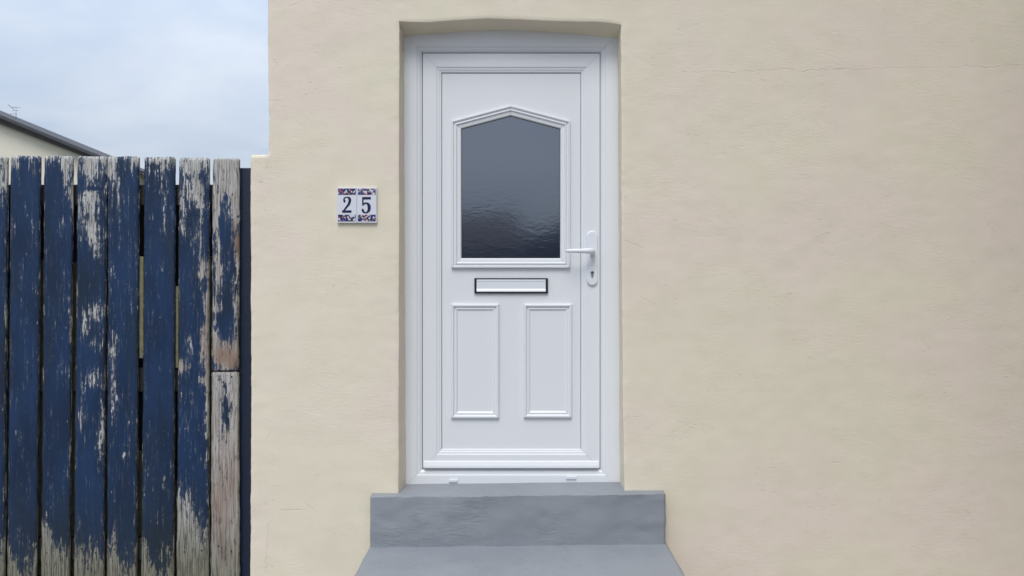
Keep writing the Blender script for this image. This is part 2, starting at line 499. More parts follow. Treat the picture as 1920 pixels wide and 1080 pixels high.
V, Fc = [], []
vid = -np.ones((nx, nz), int)
use = np.zeros((nx, nz), bool)
cell = np.ones((nx - 1, nz - 1), bool)
cell[iL:iR, :jT] = False
cell[:iC, jS:] = False
for i in range(nx - 1):
    for j in range(nz - 1):
        if cell[i, j]:
            use[i, j] = use[i + 1, j] = use[i, j + 1] = use[i + 1, j + 1] = True
for i, j in np.argwhere(use):
    vid[i, j] = len(V); V.append((PX[i, j], PY[i, j], PZ[i, j]))
for i, j in np.argwhere(cell):
    Fc.append((vid[i, j], vid[i + 1, j], vid[i + 1, j + 1], vid[i, j + 1]))
def strip(front, backs, flip):
    """faces from a chain of front vertex ids to rows of new vertices behind them"""
    prev = front
    for row in backs:
        ids = list(range(len(V), len(V) + len(row))); V.extend(row)
        for k in range(len(ids) - 1):
            q = (prev[k], prev[k + 1], ids[k + 1], ids[k])
            Fc.append(q[::-1] if flip else q)
        prev = ids
def dup_ids(ids):
    b = len(V); V.extend([V[k] for k in ids]); return list(range(b, len(V)))
deps = [0.008, 0.03, 0.06, 0.09, 0.112, 0.15]
def jamb(i, xb_px, flip, topx):
    ids = dup_ids([vid[i, j] for j in range(jT + 1)])
    zt_f = V[ids[-1]][2]; zt_b = float(top_back(topx))
    rows = []
    for d in deps:
        t = d / 0.105
        row = []
        for k in ids:
            x, y, z = V[k]
            xb = np.interp(z, [pxz(907, YF), pxz(70, YF)], [pxx(xb_px[1], YF), pxx(xb_px[0], YF)])
            dip = (zt_b - zt_f) * sm((z - 2.2) / (zt_f - 2.2)) * t
            row.append((x + (xb - x) * t + vnoise(z, d, .06, .05, 14 + i) * .0012, y * (1 - min(1, t)) + d, z + dip))
        rows.append(row)
    strip(ids, rows, flip)
jamb(iL, (757, 761), False, pxx(757, YF))
jamb(iR, (1158, 1162), True, pxx(1158, YF))
ids = dup_ids([vid[i, jT] for i in range(iL, iR + 1)])
xl, xr = V[ids[0]][0], V[ids[-1]][0]
rows = []
for d in deps:
    t = d / 0.105
    row = []
    for k in ids:
        x, y, z = V[k]
        u = (x - xl) / (xr - xl)
        xb = pxx(757, YF) + u * (pxx(1158, YF) - pxx(757, YF))
        row.append((x + (xb - x) * t, y * (1 - min(1, t)) + d, z + (float(top_back(xb)) - z) * t + vnoise(x, d, .09, .06, 77) * .0012 * min(1, 5 * t)))
    rows.append(row)
strip(ids, rows, False)
# return of the house corner, top and end of the low wall
strip([vid[iC, j] for j in range(jS, nz)], [[(PX[iC, j] + .001, .02, PZ[iC, j]) for j in range(jS, nz)], [(PX[iC, j], 7.0, PZ[iC, j]) for j in range(jS, nz)]], True)
strip([vid[0, j] for j in range(jS + 1)], [[(PX[0, j] + .0, .02, PZ[0, j]) for j in range(jS + 1)], [(PX[0, j], .24, PZ[0, j]) for j in range(jS + 1)]], True)
strip([vid[i, jS] for i in range(iC + 1)], [[(PX[i, jS], .02, PZ[i, jS]) for i in range(iC + 1)], [(PX[i, jS], .24, PZ[i, jS]) for i in range(iC + 1)]], False)
strip([vid[i, nz - 1] for i in range(iC, nx)], [[(PX[i, nz - 1], 7.0, PZ[i, nz - 1]) for i in range(iC, nx)]], False)
# back of the low wall
b = len(V); V += [(Xs_stub, .24, ZB), (Xcorner + .02, .24, ZB), (Xcorner + .02, .24, Zstub), (Xs_stub, .24, Zstub)]
Fc.append((b + 1, b, b + 3, b + 2))
wall = mesh_obj('wall', V, [tuple(map(int, q)) for q in Fc], M['render'], house, smooth=True)

# ------------------------------------------------------------------ the door
def offset_poly(P, d):
    """polygon P (counter-clockwise, x-z) moved inward by d"""
    n = len(P); out = []
    for i in range(n):
        a, b, c = Vector(P[i - 1]), Vector(P[i]), Vector(P[(i + 1) % n])
        e1, e2 = (b - a).normalized(), (c - b).normalized()
        n1, n2 = Vector((-e1.y, e1.x)), Vector((-e2.y, e2.x))
        k = (n1 + n2); k /= max(1e-6, 1 + n1.dot(n2))
        out.append(b + k * d)
    return out
def members(P, prof, names, mat, parent, gap=0.00045, smooth=False):
    """one mitred length per side of polygon P, with profile [(inset, y)]"""
    rings = [offset_poly(P, d) for d, _ in prof]
    n = len(P); obs = []
    for i in range(n):
        vs, fs = [], []
        e = (Vector(P[(i + 1) % n]) - Vector(P[i])).normalized() * gap
        for (d, y), r in zip(prof, rings):
            a, b = r[i] + e, r[(i + 1) % n] - e
            vs += [(a.x, y, a.y), (b.x, y, b.y)]
        for k in range(len(prof) - 1):
            fs.append((2 * k, 2 * k + 1, 2 * k + 3, 2 * k + 2))
        fs.append(tuple(range(0, 2 * len(prof), 2))); fs.append(tuple(range(2 * len(prof) - 1, 0, -2)))
        fs.append((2 * len(prof) - 2, 2 * len(prof) - 1, 1, 0))
        o = mesh_obj(names[i], vs, fs, mat, parent)
        obs.append(o)
    return obs
S = (D + YF) / F                                         # metres per photograph pixel on the door plane
def rect(x0, y0, x1, y1, dep=YF):
    (a, b), (c, d) = px(x0, y1, dep), px(x1, y0, dep)
    return [(a, b), (c, b), (c, d), (a, d)]

frame = mesh_obj('door_frame', *[[(pxx(u, .15), .150, pxz(v, .15)) for u, v in ((745, 925), (1172, 925), (1172, 50), (745, 50))], [(0, 1, 2, 3)]], M['gasket'], house)
# bottom, right, top, left order of the sides
mids = [0, 34 * S, 36.5 * S, 37.5 * S, 41 * S, 45.6 * S, 45.6 * S]
deps_f = [.105, .105, .1065, .110, .111, .118, .148]
prof = [(0, .148)] + list(zip(mids, deps_f))
members(rect(745, 51, 1172, 927), prof, ['frame_sill', 'frame_jamb', 'frame_head', 'frame_jamb'], M['upvc'], frame)
for (a, b, c, d) in ((842, 898.6, 858, 903.2), (1061, 892.6, 1080, 897.8)):
    bm = box_bm(pxx(a, YF), pxx(c, YF), .0985, .1055, pxz(d, YF), pxz(b, YF), .0014, 2)
    bm_obj('drain_cap', bm, M['handle'], frame)

door = mesh_obj('door', *[[(pxx(u, .13), .130, pxz(v, .13)) for u, v in ((800, 870), (1118, 870), (1118, 105), (800, 105))], [(0, 1, 2, 3)]], M['gasket'], house)
# sash members: flat face, two small steps, then a bead falling to the panel
w_ = [0, 0, 1.2, 24.5, 26, 27, 30.2, 31.2, 34.2, 35.2, 35.2]
y_ = [.146, .111, .1095, .1095, .1105, .113, .1135, .1155, .117, .121, .128]
o4 = members(rect(792.3, 99.4, 1125.0, 878.4), [(a * S, b) for a, b in zip(w_, y_)], ['bottom_rail', 'lock_stile', 'top_rail', 'hinge_stile'], M['upvc'], door)
# weather bar along the bottom rail
(bx0, bz0), (bx1, bz1) = px(795, 877.6, YF), px(1122.6, 864, YF)
vs, fs = [], []
for x in (bx0, bx1):
    vs += [(x, .1085, bz1), (x, .1040, bz1 - .004), (x, .0985, bz0 + .012), (x, .0975, bz0 + .004), (x, .0985, bz0), (x, .1085, bz0)]
for k in range(6):
    fs.append((k, (k + 1) % 6, 6 + (k + 1) % 6, 6 + k))
fs += [tuple(range(5, -1, -1)), tuple(range(6, 12))]
mesh_obj('weather_bar', vs, fs, M['upvc'], door)
# moulded panel with an opening for the glass
YP = .122
pent_o = [px(u, v, YF) for u, v in ((846, 502.5), (1069.5, 502.5), (1069.5, 225.5), (957.5, 196), (846, 225.5))]
def panel():
    R = rect(828.3, 135.6, 1089.0, 849)
    inner = offset_poly(pent_o, 8 * S)
    bm = bmesh.new()
    o = [bm.verts.new((x, YP, z)) for x, z in R]
    q = [bm.verts.new((p.x, YP, p.y)) for p in inner]
    bm.faces.new((o[0], o[1], q[1], q[0])); bm.faces.new((o[1], o[2], q[2], q[1]))
    bm.faces.new((o[2], o[3], q[4], q[3], q[2])); bm.faces.new((o[3], o[0], q[0], q[4]))
    ob = bm_obj('door_panel', bm, M['upvc'], door)
    for p in ob.data.polygons:
        pass
    return ob
panel()
# five-sided moulding round the glass
w_ = [0, 0, 1.0, 3.2, 4.6, 6.2, 7.6, 9.4, 11.0, 14.8, 17.2, 18.6, 18.6]
y_ = [.1225, .1125, .1080, .1075, .1145, .1155, .1105, .1100, .1160, .1165, .1175, .1225, .1300]
members(pent_o, [(a * S, b) for a, b in zip(w_, y_)], ['glazing_trim'] * 5, M['upvc'], door)
members(offset_poly(pent_o, 17.8 * S), [(0, .131), (0, .1232), (1.6 * S, .1245), (1.6 * S, .131)], ['glazing_gasket'] * 5, M['gasket'], door, 0)
gl = offset_poly(pent_o, 17.5 * S)
mesh_obj('glass_pane', [(p.x, .1265, p.y) for p in gl], [(0, 1, 2, 3, 4)], M['glass'], door)
# two raised mouldings below
for (a, b, c, d) in ((845.5, 570, 935.5, 785), (982, 570, 1072.5, 784)):
    w_ = [0, 0, 1.0, 3.0, 4.4, 5.8, 7.2, 9.0, 10.8, 12.6, 13.2]
    y_ = [.1225, .1140, .1095, .1085, .1095, .1155, .1165, .1145, .1165, .1200, .1222]
    members(rect(a, b, c, d), [(q * S, r) for q, r in zip(w_, y_)], ['panel_moulding'] * 4, M['upvc'], door)
    x0, z0 = px(a + 12, d - 12, YF); x1, z1 = px(c - 12, b + 12, YF)
    bm_obj('raised_field', box_bm(x0, x1, .1200, .1225, z0, z1), M['upvc'], door)
# letter box
x0, z0 = px(889.2, 550.2, YF); x1, z1 = px(1027.6, 521.4, YF)
bm_obj('letterbox_frame', box_bm(x0, x1, .1130, .1230, z0, z1, .0015), M['black'], door)
x0, z0 = px(893.6, 547.4, YF); x1, z1 = px(1023.2, 524.2, YF)
vs, fs = [], []
pr = [(.1128, z1), (.1105, z1 - .002), (.1105, z1 - .006), (.1118, z1 - .010), (.1120, z0 + .014), (.1095, z0 + .010), (.1075, z0 + .005), (.1080, z0 + .001), (.1128, z0)]
for x in (x0, x1):
    vs += [(x, y, z) for y, z in pr]
n = len(pr)
fs = [(k, (k + 1) % n, n + (k + 1) % n, n + k) for k in range(n)] + [tuple(range(n - 1, -1, -1)), tuple(range(n, 2 * n))]
mesh_obj('letterbox_flap', vs, fs, M['handle'], door)
# handle: back plate, lever, lock
def stadium(x0, x1, z0, z1, y0, y1, n=14, bev=.003):
    r = (x1 - x0) / 2; cx = (x0 + x1) / 2
    pts = [(cx + r * math.cos(t), z1 - r + r * math.sin(t)) for t in np.linspace(0, math.pi, n)] + \
          [(cx + r * math.cos(t), z0 + r + r * math.sin(t)) for t in np.linspace(math.pi, 2 * math.pi, n)]
    bm = bmesh.new()
    def ring(y, sh):
        return [bm.verts.new((cx + (x - cx) * (1 - sh / r), y, (z0 + z1) / 2 + (z - (z0 + z1) / 2) * (1 - 2 * sh / (z1 - z0)))) for x, z in pts]
    rs = [ring(y1, 0), ring(y0 + bev, 0), ring(y0 + bev * .3, bev * .35), ring(y0, bev)]
    for a, b in zip(rs[:-1], rs[1:]):
        for k in range(len(a)):
            bm.faces.new((a[k], a[(k + 1) % len(a)], b[(k + 1) % len(a)], b[k]))
    bm.faces.new(rs[-1])
    return bm
yh = .100
bm_obj('handle_plate', stadium(pxx(1100.6, yh), pxx(1120.6, yh), pxz(535, yh), pxz(433.5, yh), .1000, .1095), M['handle'], door)
def tube(path, n=14, cap=True):
    """closed tube through (x, y, z, rx, rz) stations; the section is spanned by the path normal and z"""
    bm = bmesh.new(); rings = []
    P = [Vector(p[:3]) for p in path]
    for k, p in enumerate(P):
        t = (P[min(k + 1, len(P) - 1)] - P[max(k - 1, 0)]).normalized()
        up = Vector((0, 0, 1)); s = t.cross(up)
        s = s.normalized() if s.length > 1e-4 else Vector((1, 0, 0))
        u = s.cross(t).normalized()
        rx, rz = path[k][3], path[k][4]
        rings.append([bm.verts.new(p + s * rx * math.cos(a) + u * rz * math.sin(a)) for a in [2 * math.pi * q / n for q in range(n)]])
    for a, b in zip(rings[:-1], rings[1:]):
        for q in range(n):
            bm.faces.new((a[q], a[(q + 1) % n], b[(q + 1) % n], b[q]))
    if cap:
        bm.faces.new(rings[0]); bm.faces.new(rings[-1])
    return bm
cxh = pxx(1110.6, yh); zc = pxz(471, .06)
lev = [(cxh, .1005, zc - .004, 0.01208, 0.01365), (cxh, .085, zc - .003, 0.01150, 0.01365), (cxh - .001, .070, zc - .001, 0.01150, 0.01365), (cxh - .004, .060, zc, 0.01150, 0.01365), (cxh - .014, .0535, zc + .0008, 0.01035, 0.01300),
       (cxh - .030, .0515, zc + .001, 0.00862, 0.01144), (cxh - .065, .0515, zc + .0008, 0.00759, 0.00988), (cxh - .104, .053, zc + .001, 0.00713, 0.00858), (cxh - .119, .0540, zc + .001, 0.00644, 0.00754), (cxh - .122, .0545, zc + .001, 0.00345, 0.00416)]
# elbow boss closing the near end of the lever
lo = bm_obj('handle_lever', tube(lev), M['handle'], door, smooth=True)
cy_, cz_ = .0985, pxz(513, .1)
pts = [(.0085 * math.cos(t), .004 + .0085 * math.sin(t)) for t in np.linspace(-.9, math.pi + .9, 16)] + [(-.005, -.013), (-.0035, -.0165), (0, -.0178), (.0035, -.0165), (.005, -.013)]
bm = bmesh.new()
fr = [bm.verts.new((cxh + x, cy_, cz_ + z)) for x, z in pts]; bk = [bm.verts.new((cxh + x, .1005, cz_ + z)) for x, z in pts]
bm.faces.new(fr)
for k in range(len(pts)):
    bm.faces.new((fr[k], fr[(k + 1) % len(pts)], bk[(k + 1) % len(pts)], bk[k]))
bm_obj('lock_cylinder', bm, M['steel'], door)
bm = bmesh.new()
bmesh.ops.create_cone(bm, cap_ends=True, segments=16, radius1=.0036, radius2=.0036, depth=.0012)
bmesh.ops.rotate(bm, cent=(0, 0, 0), matrix=Matrix.Rotation(math.pi / 2, 3, 'X'), verts=bm.verts)
bmesh.ops.translate(bm, vec=(cxh, cy_ - .0005, cz_ + .004), verts=bm.verts)
bm_obj('keyway', bm, M['keyhole'], door)

# ------------------------------------------------------------------ doorstep
step = thing('doorstep', 'two grey painted concrete steps below the white front door', 'doorstep')
def lumpy_box(x0, x1, y0, y1, zb, ztop, name, seed, cut=None):
    """front face and tread as one bent grid; ztop(x, y) gives the tread level"""
    nxg = 110
    X = np.linspace(x0, x1, nxg)
    z0 = zb
    prof = []
    for t in np.linspace(0, 1, 26): prof.append(('f', t))
    for t in np.linspace(0, 1, 22): prof.append(('t', t))
    vs, fs = [], []
    for kind, t in prof:
        for x in X:
            zt = ztop(x, y0)
            if kind == 'f':
                z = z0 + (zt - z0) * t
                y = y0 + vnoise(x, z, .12, .05, seed) * .0026 + vnoise(x, z, .05, .016, seed + 1) * .0022 * max(0, .4 + vnoise(x, z, .2, .1, seed + 8))
                if t > .999: z -= .0036 - vnoise(x, 0, .05, 1, seed + 2) * .003 - vnoise(x, 0, .018, 1, seed + 4) * .0016
            else:
                y = y0 + .0025 + (y1 - y0 - .0025) * t + (1 - t) ** 8 * vnoise(x, 0, .04, 1, seed + 6) * .0015
                z = ztop(x, y) + vnoise(x, y, .15, .1, seed + 3) * .0014
            xx = x
            if x in (X[0], X[-1]):
                xx += float(vnoise(z * 1.0 + y, 0, .03, 1, seed + 5)) * .002
            vs.append((xx, float(y), float(z)))
    m = len(prof)
    for a in range(m - 1):
        for k in range(nxg - 1):
            if a == 25:                                   # worn nosing strip, creased on both sides
                b4 = len(vs); vs += [vs[a * nxg + k], vs[a * nxg + k + 1], vs[(a + 1) * nxg + k + 1], vs[(a + 1) * nxg + k]]
                fs.append((b4, b4 + 1, b4 + 2, b4 + 3)); continue
            fs.append((a * nxg + k, a * nxg + k + 1, (a + 1) * nxg + k + 1, (a + 1) * nxg + k))
    # ends and underside
    b = len(vs); vs += [(x0, y1, zb), (x1, y1, zb)]
    fs.append(tuple([a * nxg for a in range(m)] + [b])); fs.append(tuple([b + 1] + [a * nxg + nxg - 1 for a in range(m - 1, -1, -1)]))
    o = mesh_obj(name, vs, fs, M['step'], step)
    for p in o.data.polygons:
        p.use_smooth = len(p.vertices) == 4
    return o
yr = -.055
xa, xb = pxx(694.5, yr), pxx(1248, yr)
tz = lambda x, y: float(np.interp(x, [xa, xb], [pxz(931.5, yr), pxz(926, yr)])) + (y - yr) * .012
lumpy_box(xa, xb, yr, .004, .0, tz, 'upper_step', 100)
# the part of the upper tread that runs back into the reveal to the frame
xc, xd = pxx(747), pxx(1171)
vs, fs = [], []
ny, nn = 8, 60
for r in range(ny):
    y = .002 + (.112 - .002) * r / (ny - 1)
    for k in range(nn):
        x = (xc - .012) + (xd - xc + .024) * k / (nn - 1)
        zz = tz(x, .002) + np.interp(y, [.002, .105], [-.0003, np.interp(x, [xc, xd], [pxz(907.5, YF), pxz(903.5, YF)]) - tz(x, .002)])
        vs.append((x, y, float(zz + vnoise(x, y, .15, .1, 103) * .0014)))
for r in range(ny - 1):
    for k in range(nn - 1):
        fs.append((r * nn + k, r * nn + k + 1, (r + 1) * nn + k + 1, (r + 1) * nn + k))
mesh_obj('threshold', vs, fs, M['step'], step, smooth=True)
zl = lambda x, y: float(np.interp(x, [xa, xb], [pxz(1026.5, yr), pxz(1020.5, yr)])) + (y - yr) * .015
lumpy_box(xa - .004, xb + .004, yr - .46, .003, .0, zl, 'lower_step', 160)

# ------------------------------------------------------------------ house number
plaque = thing('house_number_plaque', 'pair of white glazed tiles reading 25 with blue and red borders', 'house number')
Z = lambda u, v: (600 + u / 9.82, 330 + v / 9.82)        # measured on an enlargement
yT = -.010
def stroke(st, mat, name, parent, lift):
    """ribbon through (u, v, width) stations"""
    pts = [Vector(Z(a, b)) for a, b, _ in st]
    # smooth the stations
    P, Wd = [], []
    for k in range(len(pts) - 1):
        p0, p1, p2, p3 = pts[max(k - 1, 0)], pts[k], pts[k + 1], pts[min(k + 2, len(pts) - 1)]
        for t in np.linspace(0, 1, 6, endpoint=(k == len(pts) - 2)):
            P.append(0.5 * ((2 * p1) + (p2 - p0) * t + (2 * p0 - 5 * p1 + 4 * p2 - p3) * t * t + (3 * p1 - p0 - 3 * p2 + p3) * t ** 3))
            Wd.append(st[k][2] + (st[k + 1][2] - st[k][2]) * t)
    vs, fs = [], []
    for k, p in enumerate(P):
        t = (P[min(k + 1, len(P) - 1)] - P[max(k - 1, 0)]).normalized()
        nrm = Vector((-t.y, t.x)) * (Wd[k] / 2 / 9.82)
        for q in (p + nrm, p - nrm):
            x, z = px(q.x, q.y, yT); vs.append((x, yT - lift, z))
    for k in range(len(P) - 1):
        fs.append((2 * k, 2 * k + 1, 2 * k + 3, 2 * k + 2))
    return vs, fs
def quad(u0, v0, u1, v1, lift):
    vs = []
    for a, b in ((u0, v1), (u1, v1), (u1, v0), (u0, v0)):
        x, z = px(*Z(a, b), yT); vs.append((x, yT - lift, z))
    return vs, [(0, 1, 2, 3)]
def join(parts):
    V, Fs = [], []
    for v, f in parts:
        b = len(V); V += v; Fs += [tuple(i + b for i in q) for q in f]
    return V, Fs
two = join([stroke([(440, 488, 22), (452, 462, 44), (440, 430, 26), (462, 400, 24), (503, 391, 22), (540, 412, 50), (549, 458, 52), (528, 520, 46), (488, 575, 36), (448, 625, 30), (424, 668, 30)], None, '', None, .0006),
            quad(408, 632, 580, 676, .0009)])
five = join([quad(776, 386, 936, 432, .0009), quad(776, 386, 803, 544, .0006),
             stroke([(786, 540, 20), (815, 508, 26), (858, 500, 30), (896, 530, 54), (906, 590, 60), (892, 645, 46), (848, 676, 22), (806, 664, 34), (788, 630, 46), (782, 604, 24)], None, '', None, .0012)])
for (u0, u1), num in (((314, 677), two), ((680, 1043), five)):
    x0, z0 = px(*Z(u0, 864), yT); x1, z1 = px(*Z(u1, 208), yT)
    t = bm_obj('tile', box_bm(x0, x1, yT, .0035, z0, z1, .0022, 3), M['tile'], plaque)
    lo_, hi_ = u0 + 18, u1 - 18
    for v0, v1 in ((232, 348), (712, 836)):
        a, f = quad(lo_, v0, hi_, v1, .0006)
        mesh_obj('border', a, f, M['border'], t)
    mesh_obj('numeral', num[0], num[1], M['numeral'], t)

# ------------------------------------------------------------------ plank fence
fence = thing('fence', 'tall plank fence with flaking dark blue paint beside the cream wall', 'fence', loc=(-1.6, 0.07, 0))
YFe = .060
fx = lambda u: pxx(u, YFe)
fz = lambda v: pxz(v, YFe)
def plank(xt, xb, yt, ybm, blobs, foot, seed, base=.10, brown=(), green0=1000, th=.012, tilt=0.0):
    """xt, xb: left and right edges (photo px) at top and bottom; blobs: wear patches (x, y, rx, ry, amount)"""
    nu, nv = 15, 150
    rs = np.random.RandomState(seed)
    U = np.linspace(0, 1, nu); W = np.linspace(0, 1, nv)
    vs, wear = [], []
    for a in W:                                          # top to bottom
        for k, u in enumerate(U):
            v = yt + (ybm - yt) * a
            l, r = xt[0] + (xb[0] - xt[0]) * a, xt[1] + (xb[1] - xt[1]) * a - 1.2
            x = l + (r - l) * u
            e = 0
            if k in (0, nu - 1):
                e = float(vnoise(v, 0, 22, 1, seed + k) * .8 + vnoise(v, 0, 7, 1, seed + k + 3) * .45)
            vt = v
            if a == 0:
                vt = v + float(vnoise(x, 0, 9, 1, seed + 50)) * .9 + (2.0 if k in (0, nu - 1) else 0)
            cup = .0016 * (2 * u - 1) ** 2 + float(vnoise(x, v, 30, 160, seed + 9)) * .0012
            rd = .004 if k in (0, nu - 1) else 0.0
            vs.append((fx(x + e), YFe + cup + rd + tilt * a + (.003 if a == 0 else 0), fz(vt)))
            wv = base
            for bx, by, rx, ry, amt in blobs:
                q = ((x - bx) / rx) ** 2 + ((v - by) / ry) ** 2
                wv += amt * math.exp(-q * 1.1)
            # tops always weathered, foot of the board bare
            wv += .42 * math.exp(-max(0, v - yt) / 10.0) if yt < 400 else 0
            fy = np.interp(u, np.linspace(0, 1, len(foot)), foot)
            wv += .56 / (1 + math.exp(-(v - fy - 6) / 15.0)) + .3 / (1 + math.exp(-(v - fy - 45) / 14.0))
            # arrises rubbed bare
            ed = min(u, 1 - u)
            wv += .20 * math.exp(-ed / .035)
            bw = 0.0
            for bx, by, rx, ry, amt in brown:
                bw += amt * math.exp(-(((x - bx) / rx) ** 2 + ((v - by) / ry) ** 2))
            gr = 1 / (1 + math.exp(-(v - green0) / 35.0))
            gr = max(gr, .75 * math.exp(-ed / .03) * float(np.clip((v - 420) / 200, 0, 1)))
            wear.append((max(0, min(1.6, wv)), min(1, bw), min(1, gr), 1))
    n0 = len(vs)
    fs = []
    for i in range(nv - 1):
        for k in range(nu - 1):
            fs.append((i * nu + k, (i + 1) * nu + k, (i + 1) * nu + k + 1, i * nu + k + 1))
    # back and edges
    loop = [k for k in range(nu)] + [i * nu + nu - 1 for i in range(1, nv)] + [(nv - 1) * nu + k for k in range(nu - 2, -1, -1)] + [i * nu for i in range(nv - 2, 0, -1)]
    bid = {}
    for q in loop:
        bid[q] = len(vs); x, y, z = vs[q]; vs.append((x, YFe + th + tilt * ((q // nu) / nv), z)); wear.append((wear[q][0] * .9 + .25, wear[q][1], max(.55, wear[q][2]), 1))
    for a, b in zip(loop, loop[1:] + loop[:1]):
        fs.append((a, b, bid[b], bid[a]))
    c = [bid[0], bid[nu - 1], bid[nv * nu - 1], bid[(nv - 1) * nu]]
    fs.append(tuple(c))
    o = mesh_obj('plank', vs, fs, M['planks'])
    me = o.data
    ca = me.attributes.new('wear', 'FLOAT_COLOR', 'POINT')
    ca.data.foreach_set('color', np.array(wear, dtype=np.float32).ravel())
    sh = me.attributes.new('shift', 'FLOAT_VECTOR', 'POINT')
    off = rs.rand(3) * 7
    sh.data.foreach_set('vector', np.tile(off, len(vs)).astype(np.float32))
    for p in me.polygons:
        p.use_smooth = p.index < (nv - 1) * (nu - 1)
    o.parent = fence
    o.matrix_parent_inverse = fence.matrix_basis.inverted()
    for v in (366, 712, 1030):
        if not yt + 12 < v < ybm - 12:
            continue
        a = (v - yt) / (ybm - yt)
        l, r = xt[0] + (xb[0] - xt[0]) * a, xt[1] + (xb[1] - xt[1]) * a
        for q in (.24, .76):
            bm = bmesh.new()
            bmesh.ops.create_cone(bm, cap_ends=True, segments=8, radius1=.0038, radius2=.0030, depth=.004)
            bmesh.ops.rotate(bm, cent=(0, 0, 0), matrix=Matrix.Rotation(math.pi / 2, 3, 'X'), verts=bm.verts)
            bmesh.ops.translate(bm, vec=(fx(l + (r - l) * (q + rs.uniform(-.05, .05))), YFe + .0008, fz(v + rs.uniform(-9, 9))), verts=bm.verts)
            bm_obj('nail', bm, M['nail'], o)
    return o
BOT = 1106
planks = [
 dict(xt=(-108, -50), xb=(-118, -58), yt=293, blobs=[(-80, 320, 20, 30, .7)], foot=[1010, 1040, 1010], seed=1),
 dict(xt=(-45, 14), xb=(-54, 8), yt=293, blobs=[(4, 335, 12, 55, .55), (9, 620, 4, 60, .3)], foot=[1030, 1040, 1000], seed=2),
 dict(xt=(19, 76), xb=(12, 68), yt=292, blobs=[(62, 312, 10, 26, .42), (30, 305, 9, 14, .35), (50, 398, 6, 12, .28), (42, 540, 6, 30, .1)], foot=[1002, 1035, 1052, 1045, 1012], seed=3),
 dict(xt=(82, 137), xb=(76, 130), yt=293, blobs=[(124, 325, 9, 36, .62), (133, 372, 5, 30, .55), (116, 304, 14, 12, .4), (118, 420, 3, 12, .4), (130, 560, 4, 40, .3), (131, 640, 4, 50, .32), (120, 695, 10, 20, .25)],
      foot=[950, 965, 1012, 1020, 1012], seed=4),
 dict(xt=(144, 200), xb=(137, 194), yt=293, blobs=[(172, 312, 30, 26, .60), (170, 372, 25, 42, .62), (172, 430, 20, 32, .50), (182, 468, 9, 20, .50), (178, 354, 14, 3.5, -.7), (180, 582, 22, 22, .46), (158, 612, 9, 34, .38), (178, 645, 16, 14, .38),
      (180, 710, 18, 20, .50), (160, 722, 10, 18, .3), (150, 780, 8, 34, .42), (186, 828, 8, 30, .45), (192, 780, 4, 40, .4), (172, 905, 14, 10, .2)], foot=[1010, 1000, 1020, 1005, 1018], seed=5),
 dict(xt=(201, 261), xb=(199, 256), yt=293, blobs=[(211, 318, 9, 30, .58), (222, 365, 5, 40, .38), (247, 318, 6, 28, .32), (207, 475, 5, 50, .42), (213, 640, 9, 60, .44), (214, 740, 11, 44, .52), (256, 300, 7, 12, .4), (226, 455, 4, 30, .25), (234, 852, 9, 7, .38), (246, 560, 3, 40, .3), (217, 860, 4, 14, .4)],
      foot=[1030, 990, 1045, 1045, 1020], seed=6),
 dict(xt=(270, 329), xb=(264, 326), yt=294, blobs=[(312, 308, 15, 18, .46), (286, 300, 12, 8, .36), (278, 318, 5, 12, .32), (304, 350, 4.5, 34, .42), (307, 405, 3.5, 30, .40), (320, 400, 5, 16, .22), (296, 380, 3, 20, .2), (268, 870, 3, 60, .25)], foot=[985, 1020, 1055, 1050, 1005], seed=7),
 dict(xt=(335, 393), xb=(330, 391), yt=295.5, blobs=[(362, 308, 32, 18, .66), (360, 345, 26, 32, .38), (343, 400, 8, 42, .48), (370, 372, 11, 38, .52), (378, 385, 10, 14, .3), (376, 450, 4.5, 50, .56), (382, 500, 11, 22, .55), (374, 515, 10, 5, .4), (388, 590, 8, 60, .46), (380, 645, 10, 36, .56),
      (390, 700, 6, 40, .55), (344, 688, 11, 16, .68), (352, 640, 12, 28, .28), (383, 714, 11, 9, .6), (389, 800, 4, 90, .50), (362, 450, 5, 20, .2), (363, 745, 6, 30, .15)], foot=[905, 915, 940, 965, 990], seed=8, base=.14, brown=[(388, 640, 14, 90, .7), (345, 690, 14, 20, .5), (384, 500, 12, 40, .4)]),
 dict(xt=(398, 449.5), xb=(396, 448), yt=297, ybm=695, blobs=[(423, 322, 34, 42, .70), (403, 400, 10, 62, .62), (441, 395, 12, 62, .60), (422, 380, 10, 40, .30), (424, 372, 5, 12, -.4), (407, 500, 9, 50, .55), (415, 505, 7, 30, .35), (443, 535, 7, 60, .42), (403, 590, 6, 60, .50), (412, 575, 7, 12, .5), (424, 668, 34, 30, .85), (443, 620, 8, 40, .45), (428, 620, 3, 20, .25), (445, 470, 6, 40, .4)],
      foot=[1300], seed=9, base=.16, brown=[(423, 480, 60, 260, .28), (441, 455, 9, 26, 1.1), (436, 430, 8, 20, .4), (423, 668, 40, 30, .8), (440, 690, 8, 14, .9)], green0=1200),
 dict(xt=(396, 448), xb=(394, 449.5), yt=697.5, blobs=[(421, 722, 5, 16, -.75), (421, 752, 7, 14, -.62), (423, 775, 11, 20, -.55), (415, 815, 8, 25, -.35), (428, 800, 8, 20, -.35)], foot=[1300], seed=10, base=.98, brown=[(410, 960, 20, 60, .45), (436, 900, 14, 60, .3), (423, 1040, 30, 40, .35), (423, 870, 60, 180, .38)], green0=1030),
]
for p in planks:
    plank(p['xt'], p['xb'], p['yt'], p.get('ybm', BOT), p['blobs'], p['foot'], p['seed'], p.get('base', .10), p.get('brown', ()), p.get('green0', 975), tilt=random.uniform(-.002, .003))
